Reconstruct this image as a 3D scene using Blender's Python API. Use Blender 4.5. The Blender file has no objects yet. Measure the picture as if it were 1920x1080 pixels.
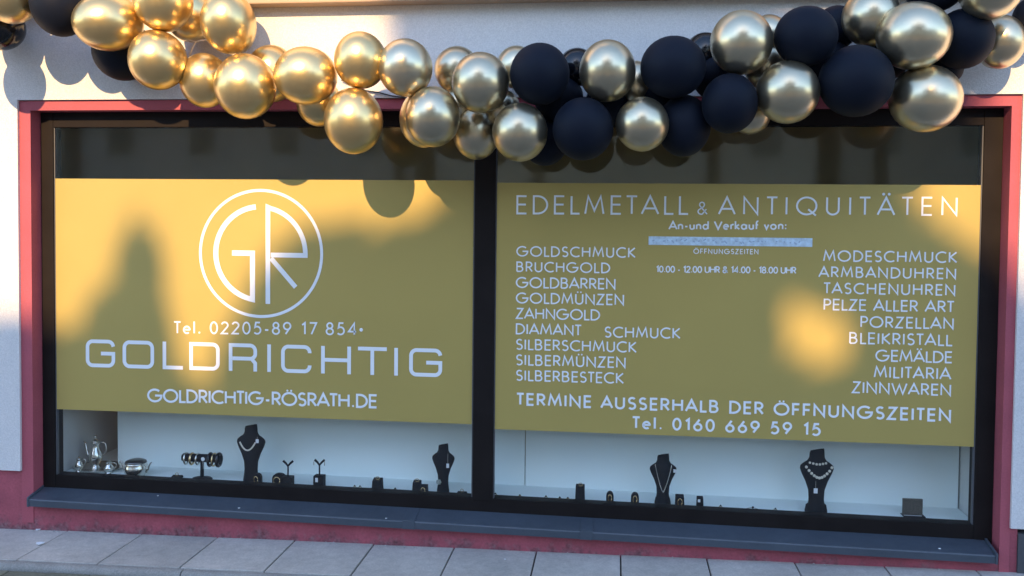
import bpy, bmesh, math, random
from mathutils import Vector, Matrix

# ------------------------------------------------------------------ camera
S = bpy.context.scene
COL = S.collection
F_PX, CY = 1678.2, 470.26                        # focal length and principal row on the 1920x1080 photograph
CAM = Vector((0.0, -4.21988, 1.58798))
FW = Vector((-0.11518367, 0.99278189, -0.03341924))
RT = Vector((0.99324986, 0.11557122, 0.00990002))
UP = Vector((-0.01369086, 0.03205333, 0.99939239))
cd = bpy.data.cameras.new('camera'); cam = bpy.data.objects.new('camera', cd); COL.objects.link(cam)
cam.matrix_world = Matrix(((RT.x, UP.x, -FW.x, CAM.x), (RT.y, UP.y, -FW.y, CAM.y), (RT.z, UP.z, -FW.z, CAM.z), (0, 0, 0, 1)))
cd.sensor_width = 36.0; cd.lens = F_PX / 1920 * 36.0
cd.shift_y = -(540 - CY) / 1920
cd.clip_start = 0.05; cd.clip_end = 2000
S.camera = cam

# ------------------------------------------------------------------ sky, sun, exposure
SUN_EL, SUN_AZ = math.radians(28.0), math.radians(4.0)          # low sun in front of the shop, a little from the left
SUN = Vector((-math.sin(SUN_AZ) * math.cos(SUN_EL), -math.cos(SUN_AZ) * math.cos(SUN_EL), math.sin(SUN_EL)))
W = bpy.data.worlds.new('World'); S.world = W; W.use_nodes = True
nt = W.node_tree
sky = nt.nodes.new('ShaderNodeTexSky'); sky.sky_type = 'NISHITA'; sky.sun_disc = False
sky.sun_elevation = SUN_EL; sky.sun_rotation = math.pi + SUN_AZ
sky.air_density = 1.0; sky.dust_density = 0.3; sky.ozone_density = 1.9
nt.links.new(sky.outputs[0], nt.nodes['Background'].inputs[0])
nt.nodes['Background'].inputs[1].default_value = 0.15
sl = bpy.data.lights.new('sun', 'SUN'); sun = bpy.data.objects.new('sun', sl); COL.objects.link(sun)
sl.energy = 2.45; sl.angle = math.radians(0.47); sl.color = (1.0, 0.66, 0.32)
sun.rotation_euler = (-SUN).to_track_quat('-Z', 'Y').to_euler(); sun.location = SUN * 30
S.view_settings.view_transform = 'Standard'; S.view_settings.look = 'None'
S.view_settings.exposure = 1.70; S.view_settings.gamma = 1.0; S.view_settings.use_curve_mapping = False

R = random.Random(7)

# ------------------------------------------------------------------ helpers
def ray(px, py): return FW + RT * ((px - 960) / F_PX) + UP * ((CY - py) / F_PX)
def at(px, py, Y):
    d = ray(px, py); return CAM + d * ((Y - CAM.y) / d.y)
def tag(o, label=None, cat=None, group=None, kind=None):
    if label: o['label'] = label
    if cat: o['category'] = cat
    if group: o['group'] = group
    if kind: o['kind'] = kind
    return o
def empty(name, loc, label, cat, group=None):
    o = bpy.data.objects.new(name, None); COL.objects.link(o); o.location = loc; o.empty_display_size = .05
    return tag(o, label, cat, group)
def link_mesh(name, me, m, parent=None, smooth=False):
    if m: me.materials.clear(); me.materials.append(m)
    if smooth:
        for p in me.polygons: p.use_smooth = True
    o = bpy.data.objects.new(name, me); COL.objects.link(o)
    if parent:
        o.parent = parent
        o.matrix_parent_inverse = parent_world(parent).inverted()
    return o
def parent_world(p):
    m = Matrix.LocRotScale(p.location, p.rotation_euler, p.scale)
    if p.parent: m = parent_world(p.parent) @ p.matrix_parent_inverse @ m
    return m
class MB:
    """collects shapes (world coordinates) into one mesh"""
    def __init__(s): s.v = []; s.f = []
    def add(s, v, f):
        b = len(s.v); s.v += [tuple(a) for a in v]; s.f += [tuple(i + b for i in q) for q in f]; return s
    def hexa(s, p):   # 8 points: bottom loop 0-3, top loop 4-7
        return s.add(p, [(3, 2, 1, 0), (4, 5, 6, 7), (0, 1, 5, 4), (1, 2, 6, 5), (2, 3, 7, 6), (3, 0, 4, 7)])
    def box(s, x0, x1, y0, y1, z0, z1):
        return s.hexa([(x0, y0, z0), (x1, y0, z0), (x1, y1, z0), (x0, y1, z0), (x0, y0, z1), (x1, y0, z1), (x1, y1, z1), (x0, y1, z1)])
    def rings(s, rings, cap=True, closed=True):
        n = len(rings[0]); v = [p for r in rings for p in r]; f = []
        for i in range(len(rings) - 1):
            for j in range(n if closed else n - 1):
                k = (j + 1) % n
                f.append((i * n + j, i * n + k, (i + 1) * n + k, (i + 1) * n + j))
        if cap: f.append(tuple(range(n - 1, -1, -1))); f.append(tuple(range((len(rings) - 1) * n, len(rings) * n)))
        return s.add(v, f)
    def lathe(s, c, prof, n=20, sy=1.0):
        c = Vector(c)
        return s.rings([[(c.x + r * math.cos(2 * math.pi * j / n), c.y + sy * r * math.sin(2 * math.pi * j / n), c.z + z) for j in range(n)] for r, z in prof])
    def tube(s, pts, r, n=8):
        pts = [Vector(p) for p in pts]; rr = r if isinstance(r, (list, tuple)) else [r] * len(pts); rings = []
        for i, p in enumerate(pts):
            t = (pts[min(i + 1, len(pts) - 1)] - pts[max(i - 1, 0)]).normalized()
            a = t.orthogonal().normalized() if i == 0 else (prev - t * prev.dot(t)).normalized()
            prev = a; b = t.cross(a)
            rings.append([p + (a * math.cos(2 * math.pi * j / n) + b * math.sin(2 * math.pi * j / n)) * rr[i] for j in range(n)])
        return s.rings(rings)
    def ball(s, c, r, n=10, m=6, sx=1, sy=1, sz=1):
        c = Vector(c)
        return s.rings([[(c.x + sx * r * math.sin(math.pi * max(.02, min(.98, i / m))) * math.cos(2 * math.pi * j / n),
                          c.y + sy * r * math.sin(math.pi * max(.02, min(.98, i / m))) * math.sin(2 * math.pi * j / n),
                          c.z - sz * r * math.cos(math.pi * i / m)) for j in range(n)] for i in range(m + 1)])
    def build(s, name, m, parent=None, smooth=False, bevel=0.0):
        me = bpy.data.meshes.new(name); me.from_pydata(s.v, [], s.f); me.update()
        if bevel:
            bm = bmesh.new(); bm.from_mesh(me)
            bmesh.ops.recalc_face_normals(bm, faces=bm.faces)
            bmesh.ops.bevel(bm, geom=[e for e in bm.edges if e.is_manifold and e.calc_face_angle(0) > .5], offset=bevel, segments=2, affect='EDGES', profile=.6)
            bm.to_mesh(me); bm.free()
        else:
            bm = bmesh.new(); bm.from_mesh(me); bmesh.ops.recalc_face_normals(bm, faces=bm.faces); bm.to_mesh(me); bm.free()
        o = link_mesh(name, me, m, parent, smooth)
        return o
def struct(o): o['kind'] = 'structure'; return o

# ------------------------------------------------------------------ materials
def mat(name, col, rough=.6, metal=0.0, spec=.5, noise=None, bump=None, rough_var=0.0, rand=0.0, sheen=0.0):
    """noise=[(scale, amount, detail)] brightness variation; bump=(scale, strength, distance)"""
    m = bpy.data.materials.new(name); m.use_nodes = True; n = m.node_tree.nodes; L = m.node_tree.links
    b = n['Principled BSDF']; b.inputs['Roughness'].default_value = rough; b.inputs['Metallic'].default_value = metal
    b.inputs['Specular IOR Level'].default_value = spec; b.inputs['Base Color'].default_value = (*col, 1)
    if sheen: b.inputs['Sheen Weight'].default_value = sheen; b.inputs['Sheen Roughness'].default_value = .4
    tc = n.new('ShaderNodeTexCoord'); geo = n.new('ShaderNodeNewGeometry'); co = geo.outputs['Position']
    fac = None
    for (sc, amt, det) in (noise or []):
        t = n.new('ShaderNodeTexNoise'); t.inputs['Scale'].default_value = sc; t.inputs['Detail'].default_value = det
        L.new(co, t.inputs['Vector'])
        mr = n.new('ShaderNodeMapRange'); mr.inputs[1].default_value = .25; mr.inputs[2].default_value = .75
        mr.inputs[3].default_value = 1 - amt; mr.inputs[4].default_value = 1 + amt; L.new(t.outputs[0], mr.inputs[0])
        if fac is None: fac = mr.outputs[0]
        else:
            mu = n.new('ShaderNodeMath'); mu.operation = 'MULTIPLY'; L.new(fac, mu.inputs[0]); L.new(mr.outputs[0], mu.inputs[1]); fac = mu.outputs[0]
    if rand:
        oi = n.new('ShaderNodeObjectInfo'); mr = n.new('ShaderNodeMapRange'); mr.inputs[3].default_value = 1 - rand; mr.inputs[4].default_value = 1 + rand
        L.new(oi.outputs['Random'], mr.inputs[0])
        if fac is None: fac = mr.outputs[0]
        else:
            mu = n.new('ShaderNodeMath'); mu.operation = 'MULTIPLY'; L.new(fac, mu.inputs[0]); L.new(mr.outputs[0], mu.inputs[1]); fac = mu.outputs[0]
    if fac is not None:
        vm = n.new('ShaderNodeVectorMath'); vm.operation = 'SCALE'; vm.inputs[0].default_value = col; L.new(fac, vm.inputs['Scale']); L.new(vm.outputs[0], b.inputs['Base Color'])
    if bump:
        t = n.new('ShaderNodeTexNoise'); t.inputs['Scale'].default_value = bump[0]; t.inputs['Detail'].default_value = 3; L.new(co, t.inputs['Vector'])
        bp = n.new('ShaderNodeBump'); bp.inputs['Strength'].default_value = bump[1]; bp.inputs['Distance'].default_value = bump[2]
        L.new(t.outputs[0], bp.inputs['Height']); L.new(bp.outputs[0], b.inputs['Normal'])
    if rough_var:
        t = n.new('ShaderNodeTexNoise'); t.inputs['Scale'].default_value = 14; L.new(co, t.inputs['Vector'])
        mr = n.new('ShaderNodeMapRange'); mr.inputs[1].default_value = .3; mr.inputs[2].default_value = .7; mr.inputs[3].default_value = rough - rough_var; mr.inputs[4].default_value = rough + rough_var
        L.new(t.outputs[0], mr.inputs[0]); L.new(mr.outputs[0], b.inputs['Roughness'])
    return m
def base_dirt(m, z0, z1, dirt, scale=22):
    """splash dirt and flaked paint along the foot of a wall"""
    n = m.node_tree.nodes; L = m.node_tree.links; b = n['Principled BSDF']
    src = b.inputs['Base Color'].links[0].from_socket
    geo = n.new('ShaderNodeNewGeometry'); sx = n.new('ShaderNodeSeparateXYZ'); L.new(geo.outputs['Position'], sx.inputs[0])
    mr = n.new('ShaderNodeMapRange'); mr.inputs[1].default_value = z0; mr.inputs[2].default_value = z1; mr.inputs[3].default_value = .5; mr.inputs[4].default_value = 0; L.new(sx.outputs[2], mr.inputs[0])
    t = n.new('ShaderNodeTexNoise'); t.inputs['Scale'].default_value = scale; t.inputs['Detail'].default_value = 6; t.inputs['Roughness'].default_value = .7; L.new(geo.outputs['Position'], t.inputs['Vector'])
    ad = n.new('ShaderNodeMath'); ad.operation = 'ADD'; L.new(mr.outputs[0], ad.inputs[0]); L.new(t.outputs[0], ad.inputs[1])
    st = n.new('ShaderNodeMapRange'); st.inputs[1].default_value = .80; st.inputs[2].default_value = 1.02; st.inputs[4].default_value = .7; L.new(ad.outputs[0], st.inputs[0])
    t2 = n.new('ShaderNodeTexNoise'); t2.inputs['Scale'].default_value = 45; t2.inputs['Detail'].default_value = 2; L.new(geo.outputs['Position'], t2.inputs['Vector'])
    cr = n.new('ShaderNodeValToRGB'); cr.color_ramp.elements[0].position = .35; cr.color_ramp.elements[0].color = (*dirt, 1)
    cr.color_ramp.elements[1].position = .66; cr.color_ramp.elements[1].color = (.20, .15, .16, 1); L.new(t2.outputs[0], cr.inputs[0])
    mx = n.new('ShaderNodeMix'); mx.data_type = 'RGBA'; L.new(st.outputs[0], mx.inputs[0]); L.new(src, mx.inputs[6]); L.new(cr.outputs[0], mx.inputs[7])
    L.new(mx.outputs[2], b.inputs['Base Color'])

M = {}
M['plaster'] = mat('white roughcast plaster', (.68, .655, .645), .92, noise=[(170, .11, 2), (1.3, .05, 4)], bump=(190, .55, .004))
M['red'] = mat('dusky red wall paint', (.385, .084, .112), .8, noise=[(120, .08, 2), (5, .1, 4)], bump=(150, .35, .002))
M['plinth'] = mat('dusky red plinth paint', (.34, .075, .10), .85, noise=[(90, .14, 3), (6, .24, 5)], bump=(60, .5, .004)); base_dirt(M['plinth'], -.02, .13, (.035, .028, .03), 13)
M['plinth_grey'] = mat('dark grey plinth paint', (.07, .07, .078), .85, noise=[(80, .1, 3)], bump=(90, .3, .003))
M['frame'] = mat('near black window frame', (.018, .0145, .014), .55, spec=.06, noise=[(7, .15, 3)], rough_var=.06)
M['bead'] = mat('grey glazing bead', (.10, .10, .11), .5)
M['sill'] = mat('anthracite sill', (.060, .074, .096), .42, spec=.5, noise=[(4, .12, 4), (60, .07, 3)], rough_var=.1)
M['film'] = mat('gold window film', (.465, .352, .108), .36, metal=.15, spec=.45, noise=[(2.0, .035, 2)], bump=(3.2, .10, .02))
M['letter'] = mat('pale lettering vinyl', (.84, .85, .88), .5)
M['tape'] = mat('pale blue tape', (.55, .68, .80), .6, noise=[(55, .22, 2)])
M['tapemark'] = mat('faded blue print', (.36, .47, .62), .6)
M['panel'] = mat('pale blue white display board', (.85, .93, .91), .55, noise=[(3, .03, 2)])
M['side'] = mat('off white niche wall', (.62, .62, .60), .7, noise=[(4, .06, 3)])
M['room'] = mat('dim room wall', (.44, .37, .21), .85, noise=[(2, .15, 3)])
M['fascia'] = mat('tan painted fascia', (.44, .30, .19), .6, noise=[(6, .08, 4)])
M['slab'] = mat('grey concrete slab', (.485, .445, .405), .9, noise=[(110, .13, 3), (2.6, .17, 6), (24, .11, 4)], bump=(140, .45, .003), rand=.07)
M['kerb'] = mat('dark concrete kerb', (.29, .275, .255), .9, noise=[(140, .22, 3), (7, .15, 4)], bump=(150, .6, .004), rand=.08)
M['paver'] = mat('mossy concrete paver', (.17, .165, .12), .95, noise=[(70, .22, 4), (12, .2, 4)], bump=(80, .6, .004), rand=.12)
M['joint'] = mat('dark joint sand', (.055, .052, .048), .95, noise=[(90, .3, 4)])
M['asphalt'] = mat('asphalt', (.16, .157, .15), .9, noise=[(40, .2, 4), (.8, .1, 3)], bump=(120, .4, .004))
M['ground'] = mat('dry ground', (.13, .12, .09), .95, noise=[(.4, .25, 5)])
M['gold'] = mat('gold chrome latex', (.68, .58, .40), .30, metal=.95, rand=.07)
M['gold_sunlit'] = mat('sunlit gold chrome latex', (.77, .58, .28), .31, metal=.94, rand=.07)  # same latex as the shaded balloons; sunlight put into its warmer base colour
M['black'] = mat('matt black latex', (.006, .009, .019), .6, spec=.16, sheen=.02)
M['black_gloss'] = mat('shiny black latex', (.006, .007, .011), .16, spec=.6)
M['string'] = mat('white ribbon', (.7, .66, .58), .5)
M['cable'] = mat('black cable', (.015, .015, .017), .5)
M['velvet'] = mat('black display velvet', (.006, .006, .009), .8, spec=.3, sheen=.05)
M['silver'] = mat('polished silver', (.74, .71, .64), .2, metal=1.0)
M['jewel'] = mat('gold jewellery', (.85, .62, .33), .25, metal=1.0)
M['pearl'] = mat('pale beads', (.78, .70, .58), .3, spec=.6)
M['tagm'] = mat('white price tag', (.82, .82, .82), .6)
M['plaque'] = mat('bronze relief plaque', (.11, .095, .075), .5, metal=.3, noise=[(120, .35, 2)], bump=(90, .7, .004))
M['leaf'] = mat('tree leaves', (.055, .085, .028), .55, rand=.1, noise=[(1.5, .3, 2)])
M['bark'] = mat('tree bark', (.09, .07, .05), .9, noise=[(9, .3, 4)], bump=(14, .8, .03))
M['paper'] = mat('white paper', (.8, .8, .82), .7)
# window glass: clear, with Fresnel reflection
g = bpy.data.materials.new('window glass'); g.use_nodes = True; n = g.node_tree.nodes; L = g.node_tree.links
for x in list(n):
    if x.type == 'BSDF_PRINCIPLED': n.remove(x)
tr = n.new('ShaderNodeBsdfTransparent'); tr.inputs[0].default_value = (.985, .99, .99, 1)
gl = n.new('ShaderNodeBsdfGlossy'); gl.inputs['Roughness'].default_value = .05
lw = n.new('ShaderNodeLayerWeight'); lw.inputs[0].default_value = .5
pw = n.new('ShaderNodeMath'); pw.operation = 'POWER'; pw.inputs[1].default_value = 5; L.new(lw.outputs['Facing'], pw.inputs[0])
ma = n.new('ShaderNodeMath'); ma.operation = 'MULTIPLY_ADD'; ma.inputs[1].default_value = .957; ma.inputs[2].default_value = .043; L.new(pw.outputs[0], ma.inputs[0])
mx = n.new('ShaderNodeMixShader'); L.new(ma.outputs[0], mx.inputs[0]); L.new(tr.outputs[0], mx.inputs[1]); L.new(gl.outputs[0], mx.inputs[2])
L.new(mx.outputs[0], n['Material Output'].inputs[0]); M['glass'] = g

# ------------------------------------------------------------------ levels (the street climbs a little to the right, the sill falls a little)
def pav(x): return .0092 * x + .010
def low(x): return -.0088 * (x + .6)
XL, XR = -2.940, 1.737            # opening in the wall
ZT, ZTF = 2.171, 2.120            # top of red band, top of opening
OXL, OXR = -3.001, 1.778          # outer edge of red band
YF, YG, YFILM = .078, .092, .0855 # frame face, glass, film on the street side of the glass
ZSILL = .150                      # sill level at x = -.6
DECK = .208

# ------------------------------------------------------------------ setting: ground, road, pavement, kerb
struct(MB().box(-300, 300, -300, 0.0, -.30, -.12).build('ground', M['ground']))
struct(MB().box(-60, 60, -8.2, -.442, -.14, -.062).build('road', M['asphalt']))
road = bpy.data.objects['road']
pv = struct(MB().hexa([(-7, -.392, -.15), (6, -.392, -.15), (6, .02, -.15), (-7, .02, -.15), (-7, -.392, pav(-7) - .012), (6, -.392, pav(6) - .012), (6, .02, pav(6) - .012), (-7, .02, pav(-7) - .012)]).build('pavement', M['joint']))
x = -2.7575 - .4 * 8
while x < 5:
    a, b = x + .0035, x + .3965; dz = R.uniform(-.0015, .0015); tl = R.uniform(-.0012, .0012)
    MB().hexa([(a, -.386, pav(a) - .03), (b, -.386, pav(b) - .03), (b, .012, pav(b) - .03), (a, .012, pav(a) - .03),
               (a, -.386, pav(a) + dz + tl), (b, -.386, pav(b) + dz - tl), (b, .012, pav(b) + dz - tl), (a, .012, pav(a) + dz + tl)]).build('paving_slab', M['slab'], pv, bevel=.003)
    x += .4
kb = struct(MB().box(-7, 6, -.436, -.395, -.2, -.075).build('kerb', M['joint']))
x = -1.93 - 4.0
while x < 5:
    a, b = x + .003, x + .997; z = .004; rings = []
    for xx in (a, b):
        zz = pav(xx) - .002
        prof = [(-.393, zz - .14), (-.393, zz)] + [(-.412 - .026 * math.sin(t), zz - .026 + .026 * math.cos(t)) for t in [i * math.pi / 10 for i in range(6)]] + [(-.440, zz - .14)]
        rings.append([(xx, y, zq) for y, zq in prof])
    MB().rings(rings).build('kerb_stone', M['kerb'], kb)
    x += 1.0
for r_ in range(3):
    x = -3.75 + (.1 if r_ % 2 else 0)
    while x < -.2:
        y1 = -.444 - r_ * .103; z = pav(x) - .027 + R.uniform(-.002, .002)
        MB().box(x + .003, x + .197, y1 - .098, y1, z - .05, z).build('paver', M['paver'], road, bevel=.005)
        x += .2

# ------------------------------------------------------------------ the shop front wall
fac = empty('shop_facade', (-.6, .15, 0), 'white roughcast shop wall with a dusky red painted band round the window', 'wall')
YP = -.014
wl = MB()
wl.box(-7, OXL, YP, .30, .288, 5.5); wl.box(OXR, 6, YP, .30, .230, 5.5); wl.box(OXL, OXR, YP, .30, ZT, 5.5)
wl.build('plaster', M['plaster'], fac)
bd = MB()                                     # red band, its inner edges are the reveals
bd.box(OXL - .002, XL, 0, .16, .02, ZT - .003); bd.box(XR, OXR + .002, 0, .16, .02, ZT - .003); bd.box(XL, XR, 0, .16, ZTF, ZT - .003)
bd.build('red_band', M['red'], fac)
pl = MB()
pl.box(-7, OXL - .003, .002, .30, -.15, .287)
pl.hexa([(XL, .004, -.15), (XR, .004, -.15), (XR, .30, -.15), (XL, .30, -.15), (XL, .004, ZSILL + low(XL) - .035), (XR, .004, ZSILL + low(XR) - .035), (XR, .30, ZSILL + low(XR) - .035), (XL, .30, ZSILL + low(XL) - .035)])
pl.box(OXL - .002, XL - .0005, .003, .30, -.15, .019); pl.box(XR + .0005, OXR + .03, .003, .30, -.15, .019)
pl.box(OXR + .003, OXR + .035, .002, .30, .0195, .229)
pl.build('plinth', M['plinth'], fac)
MB().box(OXR + .036, 6, -.006, .30, -.15, .205).build('grey_plinth', M['plinth_grey'], fac)
# loose plaster crumbs along the foot of the wall
cr = MB()
for i in range(60):
    xx = R.choice([R.uniform(-2.95, -.9), R.uniform(-2.95, 1.75)]); r = R.uniform(.002, .0055); yy = -abs(R.gauss(0, .012)) - .004
    cr.ball((xx, yy, pav(xx) + r * .5), r, 5, 3, R.uniform(.7, 1.8), 1, .8)
c = cr.build('plaster_crumbs', mat('crumbs', (.42, .40, .39), .9), None); tag(c, 'loose plaster crumbs and grit along the foot of the wall', 'debris', kind='stuff')

fs = MB().box(-7, 6, -.10, YP - .001, 2.607, 2.95)
fs = tag(fs.build('fascia_board', M['fascia'], bevel=.006), 'tan fascia board crossing the wall above the balloons', 'board')

# ------------------------------------------------------------------ interior behind the window
rm = MB()
x0, x1, y0, y1, z0, z1 = -3.6, 2.2, .31, 1.15, -.1, 2.75
rm.add([(x0, y0, z0), (x1, y0, z0), (x1, y1, z0), (x0, y1, z0), (x0, y0, z1), (x1, y0, z1), (x1, y1, z1), (x0, y1, z1)],
       [(0, 1, 2, 3), (7, 6, 5, 4), (1, 2, 6, 5)[::-1], (2, 3, 7, 6)[::-1], (3, 0, 4, 7)[::-1]])
struct(rm.build('room_wall', M['room']))
wx = [(-2.06, -2.02), (-.50, -.46), (.62, .66)]
dk = tag(MB().hexa([(-2.90, .150, -.05), (1.70, .150, -.05), (1.70, .75, -.05), (-2.90, .75, -.05), (-2.90, .150, DECK + low(-2.9)), (1.70, .150, DECK + low(1.7)), (1.70, .75, DECK + low(1.7)), (-2.90, .75, DECK + low(-2.9))]).build('display_deck', M['panel']),
         'white display deck running along the bottom of the shop window', 'shelf')
sd = tag(MB().box(-2.96, -2.905, .165, .80, -.05, .75).build('niche_wall', M['side']), 'off white side wall of the display niche at its left end', 'wall')
sd = tag(MB().box(1.705, 1.76, .165, .80, -.05, .75).build('niche_wall', M['side']), 'off white side wall of the display niche at its right end', 'wall')
px0 = at(220, 850, .39).x
dp = empty('display_board', (0, .4, .2), 'pale blue white board behind the jewellery displays', 'board')
xs = [px0, -.705, -.455, 1.70]
for a, b in zip(xs[:-1], xs[1:]):
    MB().box(a + .002, b - .002, .39, .405, .15, 1.45).build('board_panel', M['panel'], dp, bevel=.002)

# ------------------------------------------------------------------ the window
win = empty('shop_window', (-.6, .1, .15), 'wide black framed shop window of two panes under the balloon garland', 'window')
XM0, XM1 = -.683, -.582
GL, GR = -2.872, 1.655
ZG = .228                                      # bottom of glass at x = -.6
fr = MB(); e = .003
fr.box(XL + .001, GL, YF, .15, ZSILL + low(XL) - .03, ZTF - .001)
fr.build('frame_stile', M['frame'], win, bevel=.003)
MB().box(GR, XR - .001, YF, .15, ZSILL + low(XR) - .03, ZTF - .001).build('frame_stile', M['frame'], win, bevel=.003)
MB().box(GL + .0005, GR - .0005, YF + .001, .149, 2.043, ZTF - .001).build('frame_head', M['frame'], win, bevel=.003)
MB().hexa([(GL + .0005, YF + .001, ZSILL - .03 + low(GL)), (GR - .0005, YF + .001, ZSILL - .03 + low(GR)), (GR - .0005, .149, ZSILL - .03 + low(GR)), (GL + .0005, .149, ZSILL - .03 + low(GL)),
           (GL + .0005, YF + .001, ZG + low(GL)), (GR - .0005, YF + .001, ZG + low(GR)), (GR - .0005, .149, ZG + low(GR)), (GL + .0005, .149, ZG + low(GL))]).build('frame_rail', M['frame'], win, bevel=.003)
MB().box(XM0, XM1, YF - .002, .148, ZG - .012, 2.0425).build('mullion', M['frame'], win, bevel=.003)
def bead(x0, x1):
    m = MB(); w = .006; ya, yb = YG - .006, YG + .012
    zb0, zb1 = ZG + low(x0), ZG + low(x1)
    m.box(x0 + .0005, x0 + w, ya, yb, zb0 + .0005, 2.0425); m.box(x1 - w, x1 - .0005, ya, yb, zb1 + .0005, 2.0425)
    m.build('glazing_bead', M['bead'], win)
bead(GL, XM0); bead(XM1, GR)
MB().box(GL + .001, XM0 - .001, YG - .003, YG + .003, ZG - .02, 2.05).build('glass_pane', M['glass'], win)
MB().box(XM1 + .001, GR - .001, YG - .003, YG + .003, ZG - .02, 2.05).build('glass_pane', M['glass'], win)
# sill with a turned down front edge and upturned ends
si = MB()
SX0, SX1 = -2.932, 1.702
def sz(x, d): return ZSILL + low(x) + d
rings = []
for xx in (SX0, SX1):
    prof = [(.080, .012), (.080, -.02), (-.030, -.030), (-.030, -.052), (-.044, -.052), (-.046, -.020), (-.043, -.0145), (-.036, -.0125)]
    rings.append([(xx, y, sz(xx, d)) for y, d in prof])
si.rings(rings); sill = si.build('sill', M['sill'], win)
for xx in (SX0 - .012, SX1 + .0005):
    MB().hexa([(xx, -.049, sz(xx, -.054)), (xx + .0115, -.049, sz(xx, -.054)), (xx + .0115, .076, sz(xx, -.03)), (xx, .076, sz(xx, -.03)),
               (xx, -.049, sz(xx, -.006)), (xx + .0115, -.049, sz(xx, -.006)), (xx + .0115, .076, sz(xx, .022)), (xx, .076, sz(xx, .022))]).build('end_cap', M['sill'], sill, bevel=.002)
for px, w in ((770, .03), (1100, .03)):
    xx = at(px, 985, 0).x
    MB().hexa([(xx - w, -.0475, sz(xx, -.053)), (xx + w, -.0475, sz(xx, -.053)), (xx + w, .074, sz(xx, -.03)), (xx - w, .074, sz(xx, -.03)),
               (xx - w, -.0475, sz(xx - w, -.0095)), (xx + w, -.0475, sz(xx + w, -.0095)), (xx + w, .074, sz(xx + w, .0135)), (xx - w, .074, sz(xx - w, .0135))]).build('joint_cover', M['sill'], sill, bevel=.0015)

# ------------------------------------------------------------------ films and lettering
f1 = MB().box(GL + .007, XM0 - .007, YFILM, YFILM + .001, .590, 1.782).build('gold_film', M['film'], win)
f1['label'] = 'gold film on the left pane with round monogram'
f2 = MB().box(XM1 + .007, GR - .007, YFILM, YFILM + .001, .570, 1.772).build('gold_film', M['film'], win)
f2['label'] = 'gold film on the right pane with lists of goods'

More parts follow.
